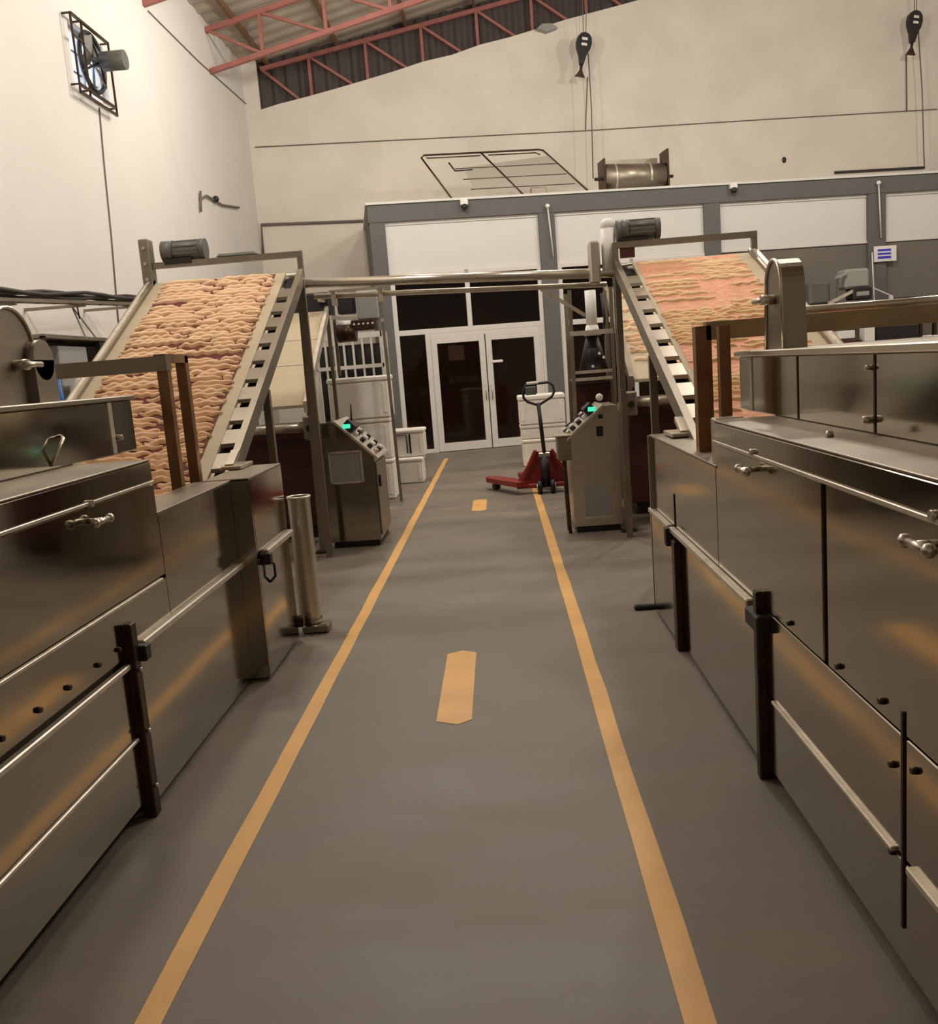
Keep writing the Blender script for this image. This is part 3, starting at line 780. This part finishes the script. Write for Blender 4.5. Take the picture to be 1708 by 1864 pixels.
# ------------------------------------------------------------------ foam boxes
def foam_box(x0, x1, y0, y1, z0, z1, label, group, lid=.06, strap=False):
    t = thing('foam_box', label, 'box', ((x0 + x1) / 2, (y0 + y1) / 2, z0), group)
    zl = z1 - lid
    MB().box(x0 + .012, x1 - .012, y0 + .012, y1 - .012, z0 + .002, zl - .004, .015).build('tub', 'foam', t)
    MB().box(x0, x1, y0, y1, zl, z1 - .002, .018).build('lid', 'foam', t)
    for x in (x0 + .07, x1 - .07):
        MB().box(x - .02, x + .02, y0 + .002, y0 + .03, z0 + .06, zl - .03, .006).build('corner_rib', 'foam', t)
    if strap:
        MB().tube([(x0 + .06, y0 - .004, zl - .02), (x0 + .30, y0 - .004, zl - .02), (x0 + .30, y0 - .004, z0 + .06)], .010, 6).build('strap', 'black', t)
        MB().box(x0 + .33, x0 + .355, y0 - .008, y0 + .004, z0 + .05, zl - .01).build('strap_end', 'black', t)
    return t
G = 'white foam boxes by the left cabinet'
foam_box(-1.62, -1.14, 12.86, 13.30, 0, .37, 'lower white foam box on the floor left of the glass door', G)
foam_box(-1.66, -1.10, 12.98, 13.40, .37, .77, 'upper white foam box with a black strap, low stack left of the door', G, strap=True)
G = 'white foam boxes behind the pallet jack'
foam_box(.30, .98, 13.9, 14.4, 0, .42, 'bottom white foam box of the stack behind the pallet jack', G)
foam_box(.29, .99, 13.9, 14.4, .42, .64, 'flat middle foam box of the stack behind the pallet jack', G)
foam_box(.28, 1.0, 13.88, 14.42, .64, 1.09, 'top foam box of the stack behind the pallet jack handle', G, .08)
G = 'white foam boxes behind the left cabinet'
foam_box(-2.12, -1.38, 11.4, 11.9, 0, .52, 'bottom foam box of the tall stack behind the left cabinet', G)
foam_box(-2.12, -1.38, 11.4, 11.9, .52, 1.04, 'middle foam box of the tall stack behind the left cabinet', G)
foam_box(-2.14, -1.36, 11.38, 11.92, 1.04, 1.57, 'top foam box of the tall stack under the white bars', G, .07)
# white barred rack behind them
t = thing('barred_rack', 'white barred steel rack standing behind the tall foam box stack', 'rack', (-1.85, 12.4, 0))
for z in (.1, 1.70, 2.10): MB().box(-2.42, -1.50, 12.28, 12.32, z - .025, z + (.025 if z < 2 else .05)).build('rail', 'white_frame', t)
for k in range(8):
    x = -2.40 + k * .125
    MB().box(x - .013, x + .013, 12.285, 12.315, .1, 2.1).build('bar', 'white_frame', t)
for x in (-2.42, -1.50):
    for y in (12.3, 12.70): MB().box(x - .02, x + .02, y - .02, y + .02, 0, 2.15).build('upright', 'white_frame', t)
MB().box(-2.4, -1.52, 12.45, 12.68, .15, 2.0).build('dark_backing', 'black', t)  # plain black box filling the space behind the bars
# dark motor block and grey switch box above, carried by a slim stand
t = thing('drive_stand', 'slim stand with grey switch box and motor above the foam stack', 'stand', (-1.6, 11.1, 0))
MB().bar((-1.30, 11.15, 0), (-1.34, 11.15, 2.62), .035, .035).build('post', 'steel_dull', t)
MB().bar((-1.92, 11.15, 1.60), (-1.92, 11.15, 2.60), .035, .035).build('post', 'steel_dull', t)
MB().bar((-1.95, 11.15, 2.30), (-1.32, 11.15, 2.22), .04, .04).build('shelf_bar', 'edge', t)
MB().bar((-1.95, 11.15, 2.60), (-1.32, 11.15, 2.60), .04, .04).build('shelf_bar', 'steel_dull', t)
MB().box(-1.86, -1.66, 11.1, 11.3, 2.33, 2.58, .01).build('dark_panel', 'black', t)
MB().box(-1.62, -1.36, 11.05, 11.3, 2.24, 2.58, .015).build('switch_box', 'plate', t)
m = MB().cyl((-1.88, 11.1, 2.10), (-1.66, 11.1, 2.10), .11, n=18).build('motor', 'steel_dark', t)
MB().cyl((-1.86, 11.1, 2.20), (-1.70, 11.1, 2.20), .05).build('coupling', 'white', m)
mt = MB().box(-1.70, -1.42, 11.0, 11.25, 2.12, 2.24, .01).build('terminal_block', 'steel_dark', t)
for k in range(5): bolt((-1.66 + k * .055, 11.0, 2.19), (0, -1, 0), .014, .02).build('terminal', 'white', mt)
# frame rack by the right cabinet
t = thing('gearmotor_rack', 'open steel rack with a black gearmotor beside the right portal post', 'rack', (.95, 9.2, 0))
for x in (.76, 1.16):
    for y in (9.1, 9.6): MB().bar((x - .02, y, 0), (x, y, 2.25), .035, .035).build('upright', 'steel_dull', t)
for z in (1.38, 1.45): MB().bar((.74, 9.1, z), (1.16, 9.1, z), .03, .03).build('shelf_bar', 'edge', t)
MB().box(.75, 1.16, 9.12, 9.6, 1.36, 1.38).build('shelf', 'steel_dull', t)
MB().bar((.74, 9.1, 1.83), (1.16, 9.1, 1.83), .04, .045).build('shelf_bar', 'edge', t)
MB().bar((.74, 9.1, .98), (1.16, 9.1, .98), .035, .035).build('shelf_bar', 'steel_dark', t)
gm = MB().cyl((.97, 9.25, 1.46), (.97, 9.25, 1.80), .15, .06, n=16).build('gearmotor', 'black', t)
for x, z in ((1.02, 1.62), (1.06, 1.58), (.95, 1.50)): bolt((x, 9.12, z), (0, -1, 0), .015, .03).build('bolt', 'white', gm)
MB().box(.78, 1.14, 9.3, 9.55, .2, 1.33).build('rear_panel', 'darkred', t)
col = MB().cyl((.97, 9.2, 1.88), (.97, 9.2, 2.24), .055, n=16)
col.cyl((.97, 9.2, 1.80), (.97, 9.2, 1.90), .085, .06, n=16)
col.build('white_column', 'white', t)
MB().tube([(1.06, 9.15, 1.7), (1.09, 9.12, 1.95), (1.07, 9.12, 2.2)], .014, 6).build('hose', 'black', t)

# ------------------------------------------------------------------ steel pipe guard at the end of the left machine
t = thing('steel_bin', 'narrow upright steel bin beside the far end of the left machine', 'bin', (-1.3, 5.6, 0))
b = MB(); n = 16
cx, cy, r = -1.30, 5.60, .070
b.cyl((cx, cy, .08), (cx, cy, .87), r, n=18, cap=False); b.cyl((cx, cy, .06), (cx, cy, .10), r, n=18)
b.build('shell', 'steel_bright', t)
MB().tube([(cx + r * math.cos(6.283 * k / 20), cy + r * math.sin(6.283 * k / 20), .87) for k in range(20)], .009, 6, True).build('rim', 'edge', t)
for dx in (-.05, .0): MB().cyl((cx + dx, cy - .10, .06), (cx + dx, cy - .10, .13), .018).build('hinge_roller', 'steel_dark', t)
MB().box(cx - .05, cx + .12, cy - .08, cy + .05, 0, .055, .01).build('foot_plate', 'steel_dull', t)
o = MB().box(.76, .90, 5.56, 5.61, 0, .03, .008).build('steel_flat', 'black')
tag(o, 'short black flat bar on the floor at the far end of the right machine', 'bar')

# ------------------------------------------------------------------ on top of the partition
t = thing('wire_bed_frame', 'tilted tubular wire frame lying on the partition roof', 'frame', tuple(bw((.6, 1, 4.66))))
def wf(u, v_):   # u along the frame, v up the tilt
    return (-.55 + u * 2.65 - v_ * .47 + 0, .35 + v_ * 1.0, 4.70 + v_ * 1.05)
def rail(pts, r=.018): return MB(bw).tube([wf(*p) for p in pts], r, 6)
rail([(0, 0), (0, .95), (.03, 1), (.45, 1), (.90, 1), (.93, .98), (1, 0)]).build('outer_tube', 'steel_dark', t)
rail([(0.02, 0), (1, 0)], .016).build('bottom_tube', 'steel_dark', t)
rail([(.46, 1), (.52, 0)]).build('centre_tube', 'steel_dark', t)
rail([(.04, .95), (.04, .93), (.44, .93)], .012).build('inner_tube', 'steel_dark', t)
rail([(.50, .93), (.86, .93), (.88, .88)], .012).build('inner_tube', 'steel_dark', t)
for v_ in (.2, .42, .66): rail([(.18, v_), (.95, v_)], .010).build('cross_wire', 'steel_dark', t)
MB(bw).add([wf(.2, .12), wf(.98, .12), wf(.94, .85), wf(.24, .68)], [(0, 1, 2, 3)]).build('mesh_sheet', 'mesh', t)
MB(bw).tube([wf(.17, .8), wf(.17, .62), wf(.3, .62)], .016, 6).build('hook_bar', 'black', t)
MB(bw).box(.95, 1.25, .30, .42, 4.66, 4.84, .01).build('bracket', 'steel_dull', t)
t = thing('cable_reel', 'dark steel drum reel lying on the partition roof', 'reel', tuple(bw((3.05, .5, 4.66))))
MB(bw).cyl((2.42, .5, 4.98), (3.62, .5, 4.94), .25, n=24).build('drum', 'steel_dull', t)
for x in (2.40, 3.66):
    MB(bw).box(x - .02, x + .02, .28, .72, 4.67, 5.30 if x < 3 else 5.42, .01).build('end_plate', 'steel_dark', t)
for x in (2.62, 3.30): MB(bw).cyl((x, .5, 4.97), (x + .04, .5, 4.97), .258, n=24).build('drum_band', 'edge', t)
MB(bw).cyl((2.25, .5, 4.96), (3.82, .5, 4.94), .03).build('axle', 'black', t)
MB(bw).box(2.45, 3.60, .72, .76, 5.0, 5.34).build('back_sheet', 'steel_dull', t)
# small fittings on the header beam
for px, lab in ((845, 'small white dome camera on the beam above the double door'), (1335, 'small white dome camera on the beam right of the reel')):
    c = on_b(px, 372 if px < 1000 else 342, -.10)
    t = thing('dome_camera', lab, 'camera', tuple(bw(c)), 'beam cameras')
    MB(bw).box(c.x - .07, c.x + .07, -.16, -.06, c.z - .02, c.z + .09, .015).build('bracket', 'white', t)
    MB(bw).ball((c.x, -.14, c.z - .05), .06).build('dome', 'black', t)
for px, py, z1, lab in ((997, 375, 3.50, 'white conduit drop with knob on the column right of the door'), (1600, 333, 3.45, 'white conduit drop on the far right grey column')):
    c = on_b(px, py, -.12)
    t = thing('conduit_drop', lab, 'conduit', tuple(bw((c.x, -.12, z1))), 'conduit drops')
    MB(bw).tube([(c.x, -.12, c.z), (c.x + .06, -.10, z1)], .014, 6).build('pipe', 'white_frame', t)
    MB(bw).ball((c.x, -.12, c.z), .045).build('knob', 'white', t)
c = on_b(1610, 462, -.08)
t = thing('notice_sign', 'small white notice with blue stripes on the far right column', 'sign', tuple(bw((c.x, -.08, c.z))))
MB(bw).box(c.x - .22, c.x + .25, -.10, -.07, c.z - .15, c.z + .15, .005).build('board', 'white', t)
for k, h in ((.07, .022), (.0, .02), (-.07, .025)):
    MB(bw).box(c.x - .15, c.x + .13, -.106, -.098, c.z + k - h, c.z + k + h).build('stripe', 'blue', t)
MB(bw).box(c.x - .15, c.x + .13, -.104, -.099, c.z - .12, c.z + .1).build('stripe_field', 'white', t)

# ------------------------------------------------------------------ rear wall fittings
HX = []
for px, py, plx, lab in ((1065, 60, 0, 'black hook block with two white slots hanging beside the dark gable'), (1667, 20, 1, 'black hook block with two white slots at the top right')):
    d = RD - .45
    top = on_b(px, py, d); low = on_b(px - 8, py + 72, d)
    t = thing('hook_block', lab, 'hook block', tuple(bw(low)), 'hanging hook blocks')
    ux = (top - low).normalized(); L = (top - low).length
    def hp(u, w_, dd=0.0, low=low, ux=ux):   # along axis, sideways
        s = Vector((ux.z, 0, -ux.x)); p = low + ux * u + s * w_; return (p.x, p.y + dd, p.z)
    prof = [(.18, .03), (.38, .06), (.55, .115), (.68, .13), (.80, .115), (.88, .07), (.91, .0)]
    prof = [(u * L * 1.1, w_ * 1.25) for u, w_ in prof]
    poly = [hp(u, w_, -.06) for u, w_ in prof] + [hp(u, -w_, -.06) for u, w_ in prof[-2::-1]]
    b = MB(bw).prism(poly, (0, .12, 0)).build('block', 'black', t)
    for u in (.66, .80):
        MB(bw).prism([hp(u * L, -.06, -.066), hp(u * L, .06, -.066), hp(u * L + .05, .06, -.066), hp(u * L + .05, -.06, -.066)], (0, .01, 0)).build('slot', 'white', b)
    MB(bw).cyl(hp(-.02, 0), hp(.25 * L, 0), .028, .035, 10).build('shank', 'black', t)
    MB(bw).prism([hp(-.09, -.12, -.03), hp(-.09, .10, -.03), hp(-.03, .06, -.03), hp(.05, .02, -.03), hp(.05, -.03, -.03), hp(-.04, -.08, -.03)], (0, .06, 0)).build('hook', 'steel_dark', t)
    tz = roof_z(bw(top).x) - .05
    for s in (-.05, .07):
        MB(bw).tube([hp(.9 * L, s * .4), (top.x + s + .05, d, tz)], .009, 5).build('rope', 'wire', t)
    # slack control cable
    e = on_b(1080 if plx == 0 else 1683, 325 if plx == 0 else 303, d)
    MB(bw).tube([hp(.5 * L, .12), ((top.x + e.x) / 2 + .05, d, (top.z + e.z) / 2), (e.x, d, e.z)], .013, 6).build('control_cable', 'wire', t)
    HX.append((low, e))
def wall_line(pts, r, label, name='wall_conduit', m='cable', group='rear wall conduits'):
    q = [on_b(px, py, RD - r - .005) for px, py in pts]
    o = MB(bw).tube(q, r, 6).build(name, m); return tag(o, label, 'conduit', group)
wall_line([(464, 268), (1065, 238), (1400, 217), (1706, 199)], .011, 'thin wire running across the whole rear wall', 'wall_wire', 'wire')
wall_line([(1070, 140), (1066, 236)], .010, 'thin drop wire under the left hook block', 'wall_wire', 'wire')
wall_line([(1650, 100), (1651, 202)], .014, 'thin drop wire under the right hook block', 'wall_wire', 'wire')
wall_line([(480, 470), (476, 409), (668, 402)], .03, 'conduit elbow left of the grey partition', 'wall_conduit', 'wire')
wall_line([(1520, 314), (1683, 305)], .03, 'short dark conduit above the right white panel')
o = MB(bw).ball(on_b(1428, 291, RD - .02), .05, 8, 1, .5, 1.4).build('wall_socket', 'black'); tag(o, 'tiny black fitting on the rear wall right of the reel', 'fitting')
c = on_b(995, 50, RD - .1)
o = MB(bw).prism([(c.x - .22, RD - .16, c.z - .03), (c.x, RD - .16, c.z - .10), (c.x + .22, RD - .16, c.z - .03), (c.x + .1, RD - .16, c.z + .06), (c.x - .1, RD - .16, c.z + .06)], (0, .16, 0)).build('wall_lamp', 'plate'); tag(o, 'small flat lamp under the gable sheeting edge', 'lamp')

# ------------------------------------------------------------------ left wall fittings
wx = struct('window_4', 'fan opening high in the left wall with a barred frame', (WX, (fy0 + fy1) / 2, fz0))
for a in ((fy0, fy0 + .05, fz0, fz1), (fy1 - .05, fy1, fz0, fz1), (fy0, fy1, fz0, fz0 + .05), (fy0, fy1, fz1 - .05, fz1), ((fy0 + fy1) / 2 - .02, (fy0 + fy1) / 2 + .02, fz0, fz1)):
    MB().box(WX - .14, WX - .08, *a).build('frame_bar', 'white_frame', wx)
for k in range(1, 3):
    z = fz0 + (fz1 - fz0) * k / 3
    MB().box(WX - .13, WX - .11, fy0, fy1, z - .01, z + .01).build('glazing_bar', 'motor', wx)
t = thing('window_cage', 'rusty bar cage fixed around the fan opening', 'cage', (WX, 12.1, fz0 - .1))
y0, y1, z0, z1 = 11.30, 12.36, 5.25, 6.04
for z in (z0, z1, 5.16):
    MB().bar((WX + .10, y0, z), (WX + .10, y1, z), .03, .03).build('cage_bar', 'steel_dark', t)
for y in (y0, 11.58, y1):
    MB().bar((WX + .10, y, 5.16), (WX + .10, y, z1), .022, .022).build('cage_bar', 'steel_dark', t)
    for z in (z0, z1): MB().bar((WX, y, z), (WX + .10, y, z), .02, .02).build('cage_stay', 'steel_dark', t)
MB().bar((WX + .1, y0, 5.80), (WX + .1, 11.55, 5.80), .022, .022).build('cage_bar', 'steel_dark', t)
t = thing('exhaust_fan', 'dark exhaust fan with protruding motor in the left wall opening', 'fan', (WX, 11.92, 5.68))
fc = Vector((WX + .04, 11.92, 5.68))
MB().tube([(fc.x, fc.y + .34 * math.cos(6.283 * k / 24), fc.z + .34 * math.sin(6.283 * k / 24)) for k in range(24)], .03, 6, True).build('ring', 'black', t)
for k in range(5):
    a = 6.283 * k / 5 + .4; b = a + .75
    p = [fc + Vector((.02, .06 * math.cos(a), .06 * math.sin(a))), fc + Vector((.04, .32 * math.cos(a), .32 * math.sin(a))), fc + Vector((-.03, .32 * math.cos(b), .32 * math.sin(b))), fc + Vector((-.02, .06 * math.cos(b), .06 * math.sin(b)))]
    MB().prism(p, (.008, 0, 0)).build('blade', 'motor', t)
mo = MB().cyl(fc + Vector((.02, 0, 0)), fc + Vector((.14, 0, 0)), .06, n=14); mo.cyl(fc + Vector((.13, 0, 0)), fc + Vector((.42, 0, 0)), .115, n=20)
mo.build('motor', 'motor', t)
for s in (-1, 1): MB().bar(fc + Vector((.10, 0, 0)), fc + Vector((0, .34 * s, -.2)), .025, .025).build('arm', 'black', t)
MB().bar(fc + Vector((.10, 0, 0)), fc + Vector((0, 0, .34)), .025, .025).build('arm', 'black', t)
def lw(pts, r, label, name, m='cable', cat='cable', group='left wall cables'):
    o = MB().tube([on_x(px, py, WX + r + .004) for px, py in pts], r, 6).build(name, m); return tag(o, label, cat, group)
lw([(181, 196), (190, 300), (203, 430), (216, 590)], .009, 'thin dark cable hanging down the wall below the fan', 'hanging_cable', 'wire')
lw([(270, 20), (362, 112), (456, 196)], .010, 'thin wire slanting along the top of the left wall', 'wall_wire', 'wire')
t = thing('wall_bracket', 'small wall bracket with a drooping cable on the left wall', 'bracket', tuple(on_x(366, 360, WX)))
p = [on_x(px, py, WX + .04) for px, py in ((365, 348), (366, 385), (366, 362), (376, 356), (388, 363), (405, 373), (436, 378))]
MB().tube(p[:2], .02, 6).build('plate', 'wire', t); MB().tube(p[2:], .018, 6).build('cable', 'wire', t)
MB().ball(p[4] + Vector((.02, .1, .02)), .06).build('clip', 'black', t)
# cable tray on the left wall
t = thing('cable_tray', 'cable tray with bundled dark cables along the left wall', 'cable tray', (-4.3, 9, 2.55))
XT = -4.3
ta, tb = on_x(0, 548, XT), on_x(246, 534, XT); tb.z = ta.z + .16
ext = (ta - tb).normalized()
for dz, dx in ((0, 0), (0, .14)):
    MB().bar(ta + ext * 3 + Vector((dx, 0, dz)), tb + Vector((dx, 0, dz)), .025, .03).build('tray_rail', 'steel_dull', t)
for k in range(14):
    p = ta + ext * 1.5 + (tb - ta - ext * 1.5) * (k / 13)
    MB().bar(p + Vector((0, 0, -.01)), p + Vector((.14, 0, -.01)), .02, .015).build('tray_rung', 'steel_dull', t)
for k in range(4):
    q = []
    for i in range(16):
        p = ta + ext * 3 + (tb - ta - ext * 3) * (i / 15)
        q.append(p + Vector((.02 + k * .03, 0, .05 + .02 * math.sin(i * 1.3 + k * 2) + .03 * (k % 2))))
    q.append(tb + Vector((.05, .25, -.08)))
    MB().tube(q, .02, 6).build('tray_cable', 'cable', t)
for i in (0, 4, 8):
    p = ta + (tb - ta) * (i / 9)
    MB().bar(p + Vector((-.5, 0, -.03)), p + Vector((.14, 0, -.03)), .03, .03).build('wall_arm', 'steel_dull', t)
    MB().tube([p + Vector((.05, 0, -.02)), p + Vector((.05, .02, -.16))], .008, 5).build('cable_tie', 'black', t)
t = thing('wall_shelf', 'dark shelf of grey boxes under the cable tray behind the left guard', 'shelf', (-4.5, 9.6, 1.6))
MB().box(-4.8, -4.2, 8.5, 11.4, 2.16, 2.20, .004).build('shelf_top', 'steel_dull', t)
MB().box(-4.8, -4.2, 8.5, 11.4, 1.66, 1.70, .004).build('shelf_board', 'steel_dull', t)
for y in (8.52, 9.95, 11.36): MB().box(-4.24, -4.20, y - .02, y + .02, 0, 2.18).build('upright', 'steel_dark', t)
for y, m in ((9.2, 'plate'), (10.2, 'plate'), (10.9, 'steel_dull')):
    MB().box(-4.7, -4.26, y - .32, y + .30, 1.70, 2.10, .01).build('tray_box', m, t)
MB().box(-4.25, -4.20, 9.70, 9.88, 1.86, 2.15).build('dark_flap', 'black', t)
MB().bar((-4.2, 9.66, 2.17), (-4.35, 9.5, 2.52), .012, .012).build('sling', 'wire', t)
MB().bar((-4.2, 9.4, 2.17), (-4.35, 9.5, 2.52), .012, .012).build('sling', 'wire', t)
b = MB()
c = on_x(100, 703, -4.1)
for k in range(5):
    b.cyl((c.x, c.y - .12 + k * .06, 1.2), (c.x + random.uniform(-.05, .05), c.y - .12 + k * .06, 1.95 - .03 * k), .035, .03, 8)
o = b.build('blue_sheet_roll', 'bluebag'); tag(o, 'folded blue plastic sheet behind the left chain guard', 'plastic sheet')
t = thing('white_sack', 'white plastic sack beside the blue plastic sheet', 'sack', (-4.0, c.y + .4, 0))
MB().ball((-4.0, c.y + .45, 1.45), .35, 14, .5, .8, 1.1).build('sack_body', 'white', t)
MB().box(-4.2, -3.8, c.y + .1, c.y + .8, 0, 1.12, .02).build('crate_stand', 'steel_dark', t)

# ------------------------------------------------------------------ clutter right of the right conveyor
t = thing('weighing_station', 'dark workstation with monitor hood against the grey lower wall', 'workstation', (6.6, 17.2, 0))
D = -.9
def bb(px0, px1, py0, py1, d0, d1, name, m, bev=.01):
    a = on_b(px0, py1, D); b = on_b(px1, py0, D)
    return MB(bw).box(a.x, b.x, D + d0, D + d1, a.z, b.z, bev).build(name, m, t)
bb(1540, 1584, 487, 526, 0, .35, 'monitor_hood', 'plate', .04)
bb(1552, 1586, 522, 546, -.05, .25, 'monitor', 'black', .02)
bb(1557, 1580, 530, 540, -.07, 0, 'monitor_screen', 'plate')
bb(1480, 1518, 510, 556, .1, .4, 'grey_canister', 'motor', .05)
bb(1506, 1600, 552, 572, 0, .5, 'table_top', 'black')
bb(1626, 1682, 538, 580, 0, .5, 'dark_cabinet', 'black')
bb(1602, 1680, 590, 625, .1, .5, 'dark_cabinet', 'black')
bb(1521, 1552, 601, 618, -.1, .1, 'white_carton', 'white')
bb(1518, 1565, 618, 640, -.1, .3, 'dark_box', 'darkred')
bb(1570, 1588, 596, 632, -.1, .1, 'white_carton', 'white')
for k in range(3):
    bb(1678 + k * 11, 1687 + k * 11, 610, 625, -.2, 0, 'white_bottle', 'white', .02)
a = on_b(1560, 572, D); z = a.z
for x in (a.x - .5, a.x + 1.6):
    MB(bw).box(x - .03, x + .03, D, D + .06, 0, z).build('table_leg', 'steel_dark', t)
    MB(bw).box(x - .03, x + .03, D + .44, D + .5, 0, z).build('table_leg', 'steel_dark', t)
p0, p1 = on_b(1508, 553, D), on_b(1556, 528, D)
MB(bw).bar(p0, p1, .05, .06).build('inclined_rail', 'edge', t)
MB(bw).bar(on_b(1524, 552, D), on_b(1526, 505, D), .03, .03).build('lamp_stem', 'motor', t)
MB(bw).bar(on_b(1521, 506, D), on_b(1540, 498, D), .06, .05).build('lamp_head', 'plate', t)
MB(bw).bar(on_b(1588, 460, -.1), on_b(1592, 552, D), .02, .02).build('cable_drop', 'white_frame', t)
MB(bw).bar(on_b(1590, 524, D), on_b(1622, 538, D), .02, .02).build('cable_drop', 'white_frame', t)
MB(bw).bar(on_b(1622, 538, D), on_b(1622, 566, D), .06, .06).build('bracket', 'white_frame', t)
